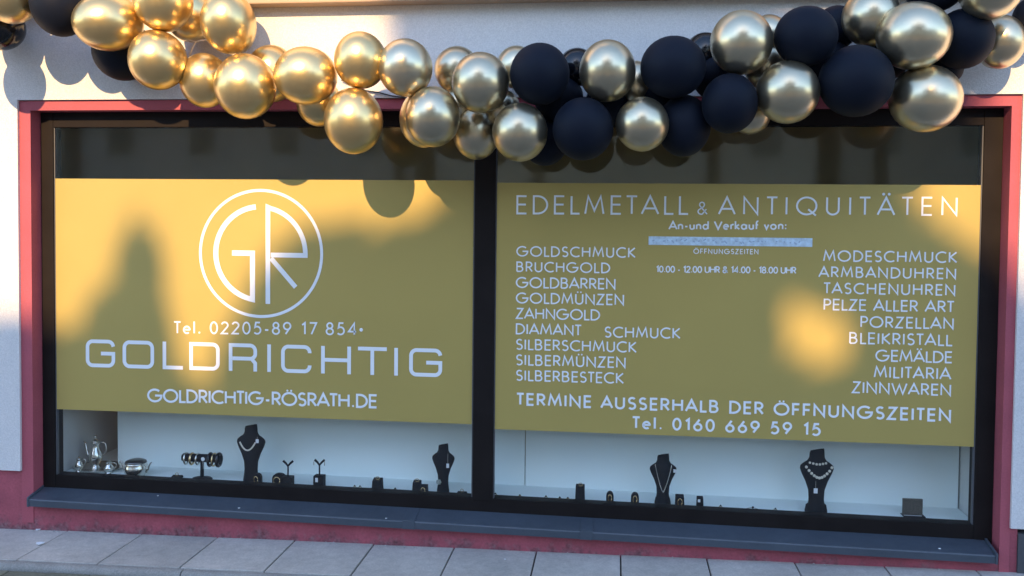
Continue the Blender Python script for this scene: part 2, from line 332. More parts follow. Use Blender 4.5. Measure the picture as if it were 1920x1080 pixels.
def arc(cx, cy, rx, a0, a1, ry=None, n=None):
    ry = rx if ry is None else ry; n = n or max(4, int(abs(a1 - a0) / 9))
    return [(cx + rx * math.cos(math.radians(a0 + (a1 - a0) * i / n)), cy + ry * math.sin(math.radians(a0 + (a1 - a0) * i / n))) for i in range(n + 1)]
CIRC = lambda cx, cy, rx, ry=None: [arc(cx, cy, rx, 0, 360, ry, 36)]
def dots(xc, z): return [('dot', xc - .14, z, .075), ('dot', xc + .14, z, .075)]
G = {
 'A': (.84, [[(0, 0), (.42, 1), (.84, 0)], [(.14, .31), (.70, .31)]]),
 'B': (.54, [[(0, 0), (0, 1), (.24, 1)] + arc(.24, .765, .235, 90, -90) + [(.065, .53)], [(.24, .53)] + arc(.27, .265, .265, 90, -90) + [(0, 0)]]),
 'C': (.80, [arc(.5, .5, .5, 52, 308)]),
 'D': (.70, [[(0, 0), (0, 1), (.2, 1)] + arc(.2, .5, .5, 90, -90) + [(0, 0)]]),
 'E': (.48, [[(.48, 1), (0, 1), (0, 0), (.48, 0)], [(0, .52), (.45, .52)]]),
 'F': (.46, [[(.46, 1), (0, 1), (0, 0)], [(0, .51), (.42, .51)]]),
 'G': (1.0, [arc(.5, .5, .5, 48, 360) + [(.52, .5)]]),
 'H': (.66, [[(0, 0), (0, 1)], [(.66, 0), (.66, 1)], [(0, .53), (.66, .53)]]),
 'I': (0, [[(0, 0), (0, 1)]]),
 'K': (.58, [[(0, 0), (0, 1)], [(.55, 1), (.06, .53), (.58, 0)]]),
 'L': (.42, [[(0, 1), (0, 0), (.42, 0)]]),
 'M': (.94, [[(0, 0), (.15, 1), (.47, .18), (.79, 1), (.94, 0)]]),
 'N': (.70, [[(0, 0), (0, 1), (.70, 0), (.70, 1)]]),
 'O': (1.0, CIRC(.5, .5, .5)),
 'P': (.50, [[(0, 0), (0, 1), (.23, 1)] + arc(.23, .735, .265, 90, -90) + [(.065, .47)]]),
 'Q': (1.0, CIRC(.5, .5, .5) + [[(.58, .30), (.98, -.06)]]),
 'R': (.52, [[(0, 0), (0, 1), (.23, 1)] + arc(.23, .735, .265, 90, -90) + [(.065, .47)], [(.22, .47), (.54, 0)]]),
 'S': (.50, [arc(.26, .75, .225, 35, 235, .25) + arc(.25, .255, .245, 70, -145, .255)]),
 'T': (.54, [[(0, 1), (.54, 1)], [(.27, 1), (.27, 0)]]),
 'U': (.60, [[(0, 1), (0, .3)] + arc(.3, .3, .3, 180, 360) + [(.6, 1)]]),
 'V': (.78, [[(0, 1), (.39, 0), (.78, 1)]]),
 'W': (1.16, [[(0, 1), (.30, 0), (.58, .86), (.86, 0), (1.16, 1)]]),
 'Z': (.58, [[(.02, 1), (.56, 1), (0, 0), (.58, 0)]]),
 '0': (.54, CIRC(.27, .5, .27, .5)), '1': (.22, [[(0, .80), (.22, 1), (.22, 0)]]),
 '2': (.52, [arc(.26, .74, .25, 165, -30, .26) + [(0, 0), (.54, 0)]]),
 '4': (.58, [[(.44, 0), (.44, 1), (0, .26), (.58, .26)]]),
 '5': (.52, [[(.46, 1), (.14, 1), (.07, .58)] + arc(.23, .32, .28, 110, -140, .32)]),
 '6': (.56, [[(.40, 1), (.06, .44)]] + CIRC(.28, .30, .27, .30)), '7': (.52, [[(0, 1), (.52, 1), (.14, 0)]]),
 '8': (.52, CIRC(.26, .76, .21, .24) + CIRC(.26, .26, .26, .26)), '9': (.56, [[(.16, 0), (.50, .56)]] + CIRC(.28, .70, .27, .30)),
 'e': (.50, [[(.02, .32), (.48, .32)] + arc(.25, .3, .25, 8, 310, .3)]), 'l': (0, [[(0, 0), (0, 1.04)]]),
 'n': (.42, [[(0, 0), (0, .6)], [(0, .36)] + arc(.21, .38, .21, 180, 0, .22) + [(.42, 0)]]),
 'u': (.42, [[(.42, 0), (.42, .6)], [(0, .6)] + arc(.21, .22, .21, 180, 360, .22) + [(.42, .6)]]),
 'd': (.54, CIRC(.25, .3, .25, .3) + [[(.52, 0), (.52, 1.04)]]), 'r': (.28, [[(0, 0), (0, .6)], [(0, .38)] + arc(.2, .38, .2, 180, 65, .22)]),
 'k': (.42, [[(0, 0), (0, 1.04)], [(.38, .6), (.04, .32), (.42, 0)]]), 'a': (.54, CIRC(.25, .3, .25, .3) + [[(.52, 0), (.52, .6)]]),
 'f': (.30, [[(.1, 0), (.1, .82)] + arc(.27, .82, .17, 180, 80, .22), [(0, .56), (.28, .56)]]), 'v': (.44, [[(0, .6), (.22, 0), (.44, .6)]]),
 'o': (.54, CIRC(.27, .3, .27, .3)), '.': (.06, [('dot', .03, .06, .075)]), ':': (.06, [('dot', .03, .08, .085), ('dot', .03, .52, .085)]),
 '-': (.26, [[(0, .34), (.26, .34)]]), '*': (.1, [('dot', .05, .42, .14)]), ' ': (.18, []), "'": (.1, [('dot', .05, .45, .05)]),
 '&': (.70, [[(.70, 0), (.16, .70)] + arc(.31, .80, .18, 200, -20, .20) + [(.42, .62), (.12, .40)] + arc(.26, .22, .24, 140, 290, .23) + [(.64, .42)]]),
}
G['Ä'] = (G['A'][0], G['A'][1] + dots(.42, 1.20)); G['Ö'] = (G['O'][0], G['O'][1] + dots(.5, 1.20)); G['Ü'] = (G['U'][0], G['U'][1] + dots(.3, 1.20))

def ribbon(mb, pts, w, Y):
    """flat stroke of width w along pts (x, z) lying in the plane Y"""
    P = [Vector(p) for p in pts]; q = [P[0]]
    for p in P[1:]:
        if (p - q[-1]).length > 1e-5: q.append(p)
    closed = len(q) > 3 and (q[0] - q[-1]).length < 1e-4
    if closed: q = q[:-1]
    n = len(q); Lp, Rp = [], []
    for i in range(n):
        a = q[i] - q[i - 1] if (i > 0 or closed) else q[1] - q[0]
        b = q[(i + 1) % n] - q[i] if (i < n - 1 or closed) else a
        if i == 0 and not closed: a = b
        a = a.normalized(); b = b.normalized()
        na, nb = Vector((-a.y, a.x)), Vector((-b.y, b.x)); m = na + nb
        if m.length < 1e-3: m = na
        m.normalize(); k = 1 / max(.42, m.dot(na))
        Lp.append(q[i] + m * (w / 2 * k)); Rp.append(q[i] - m * (w / 2 * k))
    v = [(p.x, Y, p.y) for p in Lp] + [(p.x, Y, p.y) for p in Rp]
    mb.add(v, [(i, (i + 1) % n, n + (i + 1) % n, n + i) for i in range(n if closed else n - 1)])
def disc(mb, x, z, r, Y, n=12):
    mb.add([(x + r * math.cos(2 * math.pi * i / n), Y, z + r * math.sin(2 * math.pi * i / n)) for i in range(n)], [tuple(range(n))])
def flat_build(mb, film, name='lettering', m=None):
    me = bpy.data.meshes.new(name); me.from_pydata(mb.v, [], mb.f); me.update()
    return link_mesh(name, me, m or M['letter'], film)
YL = YFILM - .0012
# optical side bearings
SB = {'A': (-.10, -.10), 'Ä': (-.10, -.10), 'T': (-.10, -.10), 'V': (-.08, -.08), 'W': (-.06, -.06), 'L': (0, -.12), 'F': (0, -.07), 'P': (0, -.05), 'O': (-.04, -.04), 'Ö': (-.04, -.04), 'C': (-.04, -.06), 'G': (-.04, -.02), 'Q': (-.04, -.04), 'D': (0, -.04), 'S': (-.03, -.03), 'E': (0, -.06), 'K': (0, -.07), 'Z': (-.03, -.03), 'R': (0, -.03), 'M': (-.03, -.03), 'r': (0, -.1), 'k': (0, -.05), 'f': (-.05, -.05), 'v': (-.05, -.05), '.': (.04, .0), '7': (0, -.08), '1': (.03, .03)}
def text(film, s, x0, x1, z0, h, slope=0.0, w=.12, hs=1.0, small=None):
    """fit the line s between x0 and x1 with cap height h on baseline z0"""
    adv = [G[c][0] * hs + (SB.get(c, (0, 0))[1] + SB.get(s[i + 1], (0, 0))[0] if i + 1 < len(s) else 0) for i, c in enumerate(s)]; tot = sum(adv) * h; gap = (x1 - x0 - w * h - tot) / max(1, len(s) - 1)
    mb = MB(); x = x0 + w * h / 2
    for i, c in enumerate(s):
        hh = h * (.66 if (small and c == small) else 1.0)
        for st in G[c][1]:
            zb = z0 + slope * (x - x0) + w * h / 2 * 0
            T = lambda p: (x + p[0] * hs * hh, zb + (w / 2 + p[1] * (1 - w)) * hh)
            if st[0] == 'dot':
                p = T((st[1], st[2])); disc(mb, p[0], p[1], st[3] * hh, YL - .0002)
            else: ribbon(mb, [T(p) for p in st], w * hh, YL - .0002 * G[c][1].index(st))
        x += adv[i] * h + gap
    return flat_build(mb, film)
def line(film, s, xl, yl_top, yl_bot, xr, yr_bot=None, w=.12, **k):
    a = at(xl, yl_bot, YL); t = at(xl, yl_top, YL); h = t.z - a.z
    if yr_bot is None: b = at(xr, yl_bot, YL); sl = 0
    else: b = at(xr, yr_bot, YL); sl = (b.z - a.z) / (b.x - a.x)
    return text(film, s, a.x, b.x, a.z, h, sl, w, **k)
# left film
line(f1, 'Tel. 02205-89 17 854*', 325, 602, 626, 680, 629, w=.13)
line(f1, 'GOLDRICHTIG-RÖSRATH.DE', 276, 728, 754, 708, 766, w=.155)
# right film
line(f2, 'EDELMETALL', 968, 366, 402, 1292, 403, w=.10)
line(f2, '&', 1307, 378, 402.5, 1329, 403, w=.10)
line(f2, 'ANTIQUITÄTEN', 1346, 368, 403, 1795, 405, w=.10)
line(f2, 'An-und Verkauf von:', 1253, 414, 431, 1475, 431, w=.17)
line(f2, 'ÖFFNUNGSZEITEN', 1300, 466, 476, 1422, 477, w=.15, hs=.9)
line(f2, "10.00 - 12.00 UHR & 14.00 - 18.00 UHR", 1230, 498, 511, 1493, 513.5, w=.17, hs=.92)
for s, yt, yb, xr in (('GOLDSCHMUCK', 461, 481, 1192), ('BRUCHGOLD', 490, 510, 1144), ('GOLDBARREN', 519, 540, 1154), ('GOLDMÜNZEN', 548, 569, 1170),
                      ('ZAHNGOLD', 577, 598, 1125), ('DIAMANT', 606, 627, 1091), ('SILBERSCHMUCK', 635, 656, 1194), ('SILBERMÜNZEN', 664, 685, 1173), ('SILBERBESTECK', 693, 714, 1170)):
    line(f2, s, 967 + (yt < 500), yt, yb, xr, yb + (xr - 967) * .0285 * (yb - 300) / 400, w=.132)
line(f2, 'SCHMUCK', 1133, 612, 633, 1276, 635.5, w=.132)
for s, xl, yt, yb, xr in (('MODESCHMUCK', 1543, 472, 493.5, 1795), ('ARMBANDUHREN', 1534, 503, 524, 1792.5), ('TASCHENUHREN', 1543, 533.5, 555, 1791), ('PELZE ALLER ART', 1544, 564.5, 586.5, 1790),
                      ('PORZELLAN', 1613, 596, 618, 1788), ('BLEIKRISTALL', 1592, 627, 649.5, 1787), ('GEMÄLDE', 1641, 659, 681.5, 1786), ('MILITARIA', 1638, 690, 712.5, 1784), ('ZINNWAREN', 1597, 720.5, 743, 1783)):
    sl = (xr - xl) * .03 * (yb - 330) / 400
    line(f2, s, xl, yt - sl, yb - sl, xr, yb, w=.132)
line(f2, 'TERMINE AUSSERHALB DER ÖFFNUNGSZEITEN', 967, 736, 760, 1783, 792, w=.165)
line(f2, "Tel. 0160 669 59 15", 1184, 780, 804, 1539, 818, w=.165)
# pasted strip over the weekday line
a, b = at(1216, 459, YL), at(1523, 461, YL); tz = at(1216, 443, YL).z
strip = MB().add([(a.x, YL - .0004, a.z), (b.x, YL - .0004, a.z), (b.x, YL - .0004, tz), (a.x, YL - .0004, tz)], [(0, 1, 2, 3)])
st_ = flat_build(strip, f2, 'pasted_strip', M['tape']); st_['label'] = 'pale blue strip pasted over a line of text'
mk = MB(); rr = random.Random(3)
for i in range(34):
    xx = a.x + (b.x - a.x) * (.02 + .96 * (i + rr.random() * .5) / 34.5); k = rr.random()
    if k < .25: continue
    z = a.z + (tz - a.z) * .5
    ribbon(mk, [(xx, z + rr.uniform(-.004, .004)), (xx + rr.uniform(.004, .014), z + rr.uniform(-.010, .010))], .006, YL - .0007)
flat_build(mk, f2, 'faded_marks', M['tapemark'])
# round monogram
LC = at(488.5, 475.5, YL); LR = .3235
mb = MB(); t = LR * .046
ribbon(mb, [(LC.x + (LR - t / 2) * math.cos(2 * math.pi * i / 96), LC.z + (LR - t / 2) * math.sin(2 * math.pi * i / 96)) for i in range(97)], t, YL)
flat_build(mb, f1, 'monogram_ring')
def lg(px, py): return (LC.x + (px - 918) / 262 * LR, LC.z - (py - 348) / 262 * LR)
mb = MB(); t = LR * .082
ribbon(mb, [lg(918 + 190 * math.cos(math.radians(q)), 348 - 190 * math.sin(math.radians(q))) for q in range(96, 258, 3)] + [lg(884, 535), lg(884, 347), lg(797, 347)], t, YL)
flat_build(mb, f1, 'monogram_letter')
mb = MB()
ribbon(mb, [lg(949, 552), lg(949, 160)] + [lg(918 + 188 * math.cos(math.radians(q)), 348 - 188 * math.sin(math.radians(q))) for q in range(77, 0, -4)] + [lg(1106, 353), lg(961, 353)], t * .9, YL)
ribbon(mb, [lg(962, 366), lg(1066, 482)], t * .9, YL - .0002)
flat_build(mb, f1, 'monogram_letter')
# wide rounded letters of the shop name
mb = MB()
def wide(ch, xl, xr):
    yb = 687.5 + (xl - 162) * .0288; yt = 636.5 + (xl - 162) * .0272
    ext = .0
    A = at(xl, yb, YL); B = at(xr, yb + (xr - xl) * .0288, YL); T = at(xl, yt, YL)
    h = T.z - A.z; w = .137 * h; w2 = w * .85
    x0, x1, z0, z1 = A.x + w / 2, B.x - w / 2, A.z + w2 / 2, T.z - w2 / 2; zm = (z0 + z1) / 2
    r = .2 * h
    def c(cx, cz, a0): return arc(cx, cz, r, a0, a0 + 90)
    bl, br, tr_, tl = c(x0 + r, z0 + r, 180), c(x1 - r, z0 + r, 270), c(x1 - r, z1 - r, 0), c(x0 + r, z1 - r, 90)
    S_ = []
    if ch == 'O': S_ = [tl + bl + br + tr_ + tl[:1]]
    elif ch == 'G': S_ = [[(x1, z1 - r * .9)] + tr_[3:] + tl + bl + br + [(x1, zm - .0), ((x0 + x1) / 2 + .02 * h, zm)]]
    elif ch == 'C': S_ = [[(x1, z1 - r * 1.1)] + tr_ + tl + bl + br + [(x1, z0 + r * 1.1)]]
    elif ch == 'L': S_ = [[(x0, z1 + w2 / 2), (x0, z0), (x1 + w / 2, z0)]]
    elif ch == 'D': S_ = [[(x0, z0), (x0, z1)] + tr_[::-1] + br[::-1] + [(x0, z0)]]
    elif ch == 'R': S_ = [[(x0, z0 - w2 / 2), (x0, z1)] + tr_[::-1] + arc(x1 - r, zm - .04 * h + r * .9, r, 0, -90, r * .9) + [(x0 + w * .52, zm - .04 * h)], [(x1 - r * .7, zm - .04 * h), (x1, zm - .2 * h), (x1, z0 - w2 / 2)]]
    elif ch == 'I': S_ = [[((x0 + x1) / 2, z0 - w2 / 2), ((x0 + x1) / 2, z1 + w2 / 2)]]
    elif ch == 'H': S_ = [[(x0, z0 - w2 / 2), (x0, z1 + w2 / 2)], [(x1, z0 - w2 / 2), (x1, z1 + w2 / 2)], [(x0, zm), (x1, zm)]]
    elif ch == 'T': S_ = [[(x0 - w / 2, z1), (x1 + w / 2, z1)], [((x0 + x1) / 2, z1), ((x0 + x1) / 2, z0 - w2 / 2)]]
    for i, s in enumerate(S_): ribbon(mb, s, w, YL - .0002 * i)
for ch, xl, xr in (('G', 161, 216), ('O', 230, 289), ('L', 305, 343), ('D', 355, 412), ('R', 429, 482), ('I', 500, 509), ('C', 527, 584), ('H', 602, 658), ('T', 671, 725), ('I', 738, 747), ('G', 767, 829)):
    wide(ch, xl, xr)
flat_build(mb, f1)

# ------------------------------------------------------------------ balloons
def balloon(px, py, rx, ry, kind, Y, label, ang=None, tilt=.35, pear=.22):
    """egg shaped balloon; ang: picture direction (degrees, 0 right, 90 up) the neck points to"""
    d = ray(px, py); c = at(px, py, Y); dist = (c - CAM).dot(FW); k = dist / F_PX
    f = (c - CAM).normalized(); r = RT - f * RT.dot(f); r.normalize(); u = r.cross(f)
    if ang is None: ang = R.uniform(0, 360); tilt = .25
    th = math.radians(ang); ax = Vector((math.cos(th) * tilt, math.sin(th) * tilt, math.sqrt(max(0, 1 - tilt * tilt)))).normalized()   # right, up, away
    a1 = ax.orthogonal().normalized(); a2 = ax.cross(a1)
    prof = []
    for i in range(25):
        t = math.pi * i / 24; z = -math.cos(t); rad = math.sin(t)
        if z > 0: rad *= 1 - pear * .30 * z * z; z = z * (1 + pear * .55 * z)
        prof.append((max(rad, 0.0015), z))
    zt = prof[-1][1]
    prof = prof[:-2] + [(.10, zt - .012), (.055, zt + .03), (.045, zt + .06)]
    N = 36; rings = []
    for rad, z in prof:
        ring = []
        for j in range(N):
            q = a1 * (rad * math.cos(2 * math.pi * j / N)) + a2 * (rad * math.sin(2 * math.pi * j / N)) + ax * z
            ring.append(r * (q.x * rx * k) + u * (q.y * ry * k) + f * (q.z * (rx + ry) / 2 * k))
        rings.append(ring)
    mb = MB(); mb.rings(rings)
    o = mb.build('balloon', M[kind], None, smooth=True); o.location = c
    tag(o, label, 'balloon', 'balloons of the garland above the window')
    # knot with its little rolled lip
    def pt(q): return c + r * (q.x * rx * k) + u * (q.y * ry * k) + f * (q.z * (rx + ry) / 2 * k)
    kn = MB()
    kn.rings([[pt(a1 * (rad * math.cos(2 * math.pi * j / 10)) + a2 * (rad * math.sin(2 * math.pi * j / 10)) + ax * z) for j in range(10)]
              for rad, z in ((.04, zt + .05), (.085, zt + .075), (.05, zt + .115), (.11, zt + .17), (.10, zt + .185), (.03, zt + .16))])
    kn.build('knot', M[kind], o, smooth=True)
    return o
FR, MD, BK = -.40, -.29, -.17
B = [
 (20, -8, 50, 52, 'gold_sunlit', FR, 'gold balloon cut by the left edge of the picture, top left corner', 250, .3),
 (0, 52, 44, 42, 'black_gloss', BK, 'shiny black balloon at the left edge just under a gold one', 120, .3),
 (112, 8, 52, 60, 'black', FR + .02, 'sunlit matt black balloon, second along the top from the left edge', None, .3),
 (203, 42, 63, 53, 'gold_sunlit', FR, 'wide gold balloon right of the sunlit black one, small bulb reflections on its right', -20, .45),
 (232, 96, 56, 55, 'black', BK, 'black balloon in shade tucked behind two gold ones at upper left', None, .3),
 (296, 113, 53, 55, 'gold_sunlit', FR, 'pear shaped gold balloon with its neck up, left of the white ribbon', 115, .75),
 (306, 2, 54, 57, 'gold_sunlit', FR, 'gold balloon cut by the top edge, above the pear shaped one', -50, .5),
 (357, 28, 47, 50, 'gold_sunlit', BK, 'shaded gold balloon squeezed between two big gold ones above the white ribbon', -120, .6),
 (444, 46, 36, 53, 'gold_sunlit', BK, 'gold balloon mostly hidden behind the upright one with its neck down', None, .4),
 (427, 42, 50, 56, 'gold_sunlit', FR, 'upright gold balloon with its neck pointing down, below the tan board', -75, .85),
 (384, 151, 46, 51, 'gold_sunlit', MD, 'gold balloon below the white ribbon, overlapped on its right', None, .4),
 (460, 162, 57, 61, 'gold_sunlit', FR, 'large sunlit gold balloon hanging over the left part of the red band', None, .3),
 (510, 138, 48, 53, 'gold_sunlit', BK, 'pale gold balloon behind, between two large sunlit ones', None, .3),
 (573, 142, 59, 54, 'gold_sunlit', FR, 'wide sunlit gold balloon with its neck to the lower right', -35, .6),
 (598, 192, 42, 45, 'gold_sunlit', BK, 'shaded gold balloon peeping out below the wide sunlit one', None, .3),
 (663, 227, 55, 62, 'gold_sunlit', FR, 'lowest sunlit gold balloon, hanging in front of the left pane', 130, .5),
 (676, 113, 49, 53, 'gold_sunlit', FR, 'gold balloon at the edge of the sunlight, above the lowest sunlit one', -60, .6),
 (760, 127, 51, 54, 'gold', FR, 'silvery gold balloon, first in the shade, above the black cable', -50, .6),
 (857, 131, 43, 44, 'gold', BK, 'silvery gold balloon half hidden behind, left of the mullion', None, .4),
 (901, 155, 54, 57, 'gold', FR, 'gold balloon in the shade right above the window mullion', -40, .5),
 (795, 223, 46, 54, 'gold', MD, 'gold balloon almost covered by its twin in front of the left pane', None, .4),
 (812, 219, 51, 57, 'gold', FR, 'gold balloon in the shade in front of the left pane, nearest the mullion but one', 60, .4),
 (893, 248, 44, 52, 'gold', BK, 'brownish gold balloon touching the top of the mullion, seen from its shaded side', None, .4),
 (968, 126, 38, 40, 'gold', BK, 'gold balloon behind, showing left of the first black one in the middle', None, .4),
 (975, 248, 52, 55, 'gold', FR, 'gold balloon hanging lowest at the mullion, reflecting blue sky', None, .2),
 (1012, 139, 56, 58, 'black', FR, 'black balloon above the mullion, first black one of the middle group', None, .2),
 (1082, 126, 36, 36, 'black_gloss', BK, 'small shiny black balloon behind, between a black and a gold one', None, .3),
 (1022, 268, 42, 43, 'black', BK, 'black balloon behind, lowest edge just right of the mullion', None, .3),
 (1093, 242, 57, 59, 'black', FR, 'black balloon hanging low over the right pane, nearest the mullion', None, .2),
 (1139, 133, 53, 58, 'gold', FR, 'gold balloon in the upper row between two black ones', -60, .4),
 (1204, 233, 50, 51, 'gold', FR, 'small gold balloon hanging between two black ones over the right pane', 80, .5),
 (1262, 126, 61, 58, 'black', FR, 'wide black balloon in the upper row, middle of the right half', None, .2),
 (1282, 236, 50, 58, 'black', MD, 'black balloon in deep shade right of the small hanging gold one', None, .3),
 (1322, 99, 38, 38, 'black_gloss', BK, 'shiny black balloon peeping out behind, left of a large gold one', None, .3),
 (1368, 194, 52, 56, 'black', FR, 'black balloon low over the right pane, left of a gold one', None, .2),
 (1390, 80, 58, 60, 'gold', FR, 'large gold balloon in the upper row between black ones on the right', -50, .4),
 (1440, 68, 38, 40, 'gold', BK, 'pale gold balloon behind, right of the large upper gold one', None, .3),
 (1407, 216, 37, 36, 'gold', BK, 'gold balloon behind, showing under a black and a gold one', None, .3),
 (1477, 173, 58, 59, 'gold', FR, 'gold balloon over the right pane between two low black ones', None, .2),
 (1568, 52, 40, 41, 'black', BK, 'black balloon behind, in the upper row left of a dull gold one', None, .3),
 (1511, 68, 58, 56, 'black', FR, 'black balloon in the upper row, right of the large gold one', None, .2),
 (1605, 152, 68, 67, 'black', FR, 'biggest black balloon, low on the right', None, .2),
 (1633, 33, 53, 54, 'gold', MD, 'dull gold balloon above the biggest black one', -60, .5),
 (1713, 67, 67, 63, 'gold', FR, 'big gold balloon with a bright right rim, upper of the right pair', None, .2),
 (1735, 185, 65, 63, 'gold', MD - .04, 'big gold balloon with a bright right rim, lower of the right pair', 100, .4),
 (1806, 73, 54, 56, 'black', MD, 'black balloon right of the big gold pair', None, .2),
 (1752, -28, 55, 50, 'black', MD, 'black balloon cut by the top edge above the big gold pair', None, .3),
 (1857, -20, 56, 56, 'gold', FR, 'gold balloon cut by the top edge near the right corner', -70, .4),
 (1875, 79, 44, 50, 'gold', BK, 'gold balloon behind near the right edge, under the corner one', 80, .4),
 (1048, 186, 46, 48, 'black', BK, 'black balloon deep in the garland, dark between the first two black ones', None, .3),
 (1142, 192, 44, 44, 'black', BK, 'black balloon deep in the garland, under the upper gold one', None, .3),
 (1192, 158, 36, 44, 'gold', BK - .02, 'brownish gold balloon deep between an upper gold and a wide black one', None, .3),
 (1232, 186, 44, 42, 'black', BK, 'black balloon deep in the garland, under the wide black one', None, .3),
 (1342, 142, 44, 46, 'black', BK, 'black balloon deep in the garland, between wide black and large gold one', None, .3),
 (1436, 124, 40, 44, 'gold', BK, 'brownish gold balloon deep between large gold and hanging gold one', None, .3),
 (1548, 118, 46, 46, 'black', BK, 'black balloon deep in the garland, above left of the biggest black one', None, .3),
 (1660, 108, 44, 44, 'black', BK, 'black balloon deep in the garland, left of the big gold pair', None, .3),
 (1768, 128, 36, 34, 'black', BK, 'black balloon deep in the garland, right of the big gold pair', None, .3),
 (858, 200, 36, 38, 'gold', BK, 'brownish gold balloon deep in the garland, left of the mullion top', None, .3),
 (942, 204, 34, 36, 'gold', BK, 'brownish gold balloon deep in the garland, above the lowest one at the mullion', None, .3),
 (1930, 36, 30, 40, 'black', BK, 'black balloon cut by the right edge', None, .3),
]
# the garland goes on past the left edge of the picture; these throw the shadows at the far left
B += [(-68, 50, 47, 50, 'gold_sunlit', FR, 'gold balloon of the garland just beyond the left edge, low', None, .3),
      (-62, -52, 50, 52, 'black', FR, 'black balloon of the garland just beyond the left edge, high', None, .3),
      (-150, 0, 52, 52, 'gold_sunlit', MD, 'gold balloon of the garland farther beyond the left edge', None, .3)]
for b in B: balloon(*b)
# white ribbon and black cable holding the garland
rb = empty('balloon_ribbon', at(366, 90, -.24), 'thin white ribbon between gold balloons at upper left', 'ribbon')
MB().tube([at(346, 78, -.25), at(357, 76, -.26), at(366, 79, -.27), at(375, 76, -.27), at(386, 75, -.24)], .0028, 6).build('ribbon_strand', M['string'], rb)
MB().tube([at(366, 79, -.268), at(361, 90, -.265), at(357, 101, -.26), at(354, 109, -.24)], .0032, 6).build('ribbon_strand', M['string'], rb)
tag(MB().tube([at(640, 150, -.03), at(686, 170, -.026), at(712, 174, -.024), at(735, 180, -.024), at(768, 184, -.024), at(840, 186, -.024), at(930, 176, -.024)], .0035, 6).build('cable', M['cable']), 'black cable on the wall behind the balloons, above the red band', 'cable')

# ------------------------------------------------------------------ jewellery displays
def deck_at(px, Y): 
    p = at(px, 900, Y); return Vector((p.x, Y, DECK + low(p.x) + .0005))
def scale_at(Y, px): return (at(px, 900, Y) - CAM).dot(FW) / F_PX
def height_from(px, py_top, Y): return at(px, py_top, Y).z - (DECK + low(at(px, py_top, Y).x))
BP = [(0, .135, .09), (.04, .135, .09), (.10, .125, .085), (.22, .112, .075), (.36, .120, .072), (.50, .165, .08), (.62, .220, .088), (.70, .246, .09), (.745, .240, .085), (.79, .195, .075), (.83, .135, .065), (.88, .112, .06), (.96, .108, .058), (1.0, .098, .052)]
def bust(px, py_top, Y, wpx, label, base=1.0, waist=1.0):
    o = deck_at(px, Y); H = height_from(px, py_top, Y); ws = wpx * scale_at(Y, px) / (.492 * H)
    root = empty('necklace_bust', o, label, 'jewellery bust', 'black jewellery busts in the window')
    def sec(t):
        for (t0, w0, d0), (t1, w1, d1) in zip(BP[:-1], BP[1:]):
            if t <= t1: k = (t - t0) / (t1 - t0); w, d = w0 + (w1 - w0) * k, d0 + (d1 - d0) * k; break
        else: w, d = BP[-1][1:]
        m = base if t < .15 else (waist if t < .45 else 1.0)
        return w * ws * H * m, d * H
    def front(x, t):
        w, d = sec(t); q = min(.98, abs(x) / w); return -d * math.sqrt(1 - q * q) * 1.0
    ts = [i / 40 for i in range(41)]; N = 20; rings = []
    for t in ts:
        w, d = sec(t)
        rings.append([(o.x + w * math.cos(2 * math.pi * j / N), o.y + d * math.sin(2 * math.pi * j / N) * (1.0 if math.sin(2 * math.pi * j / N) < 0 else .45), o.z + H * t + (.02 * H * math.cos(2 * math.pi * j / N) if t > .97 else 0)) for j in range(N)])
    MB().rings(rings).build('bust_body', M['velvet'], root, smooth=True)
    return o, H, ws, front, sec
def price_tag(nl, x, y, z, w=.012, h=.018, string=.02):
    MB().box(x - w / 2, x + w / 2, y - .0025, y - .0015, z - h, z).build('price_tag', M['tagm'], nl, bevel=.0008)
    if string: MB().tube([(x, y - .001, z - .001), (x, y - .0005, z + string)], .0006, 4).build('tag_thread', M['string'], nl)
YB = .205
# bust by the bracelet stand
o, H, ws, fr_, sec = bust(471, 797, YB, 56, 'tall black jewellery bust right of the bracelet stand, short gold chain on it')
nl = empty('necklace', o + Vector((0, 0, H * .6)), 'short pale gold chain on the bust right of the bracelet stand', 'necklace')
pts = []
for i in range(15):
    q = -1 + 2 * i / 14; xx = (-.03 + q * .135) * H * ws; t = .575 + .14 * abs(q) ** 2.0
    pts.append((o.x + xx, o.y + fr_(xx, t) - .003, o.z + H * t))
MB().tube(pts, .0042, 6).build('chain', M['pearl'], nl); price_tag(nl, o.x + .135 * H * ws, o.y + fr_(.135 * H * ws, .76) - .004, o.z + H * .775, .016, .02, .012)
# small bust by the mullion
o, H, ws, fr_, sec = bust(831, 833, YB, 43, 'small black jewellery bust in the left pane beside the mullion')
nl = empty('pendant_necklace', o + Vector((0, 0, H * .6)), 'fine chain with white tag on the small bust beside the mullion', 'necklace')
pts = []
for i in range(13):
    q = -1 + 2 * i / 12; xx = q * .12 * H * ws; t = .60 + .22 * abs(q) ** 1.6
    pts.append((o.x + xx, o.y + fr_(xx, min(t, .8)) - .002, o.z + H * t))
MB().tube(pts, .0012, 5).build('chain', M['velvet'], nl); price_tag(nl, o.x + .115 * H * ws, o.y + fr_(.115 * H * ws, .6) - .004, o.z + H * .625, .014, .022, .05)
br = empty('brooch', o + Vector((-.02, -.03, H * .25)), 'small pale flower brooch on the foot of the small bust', 'brooch')
m = MB(); cx, cy_, cz = o.x - .018, o.y - .075 * H - .006, o.z + H * .235
for i in range(7):
    a_ = 2 * math.pi * i / 7; m.ball((cx + .009 * math.cos(a_), cy_, cz + .010 * math.sin(a_)), .0052, 6, 4)
m.build('petals', mat('grey green stones', (.3, .33, .28), .3, spec=.7), br, smooth=True); MB().ball((cx, cy_ - .002, cz), .005, 8, 5).build('centre_stone', M['silver'], br, smooth=True)
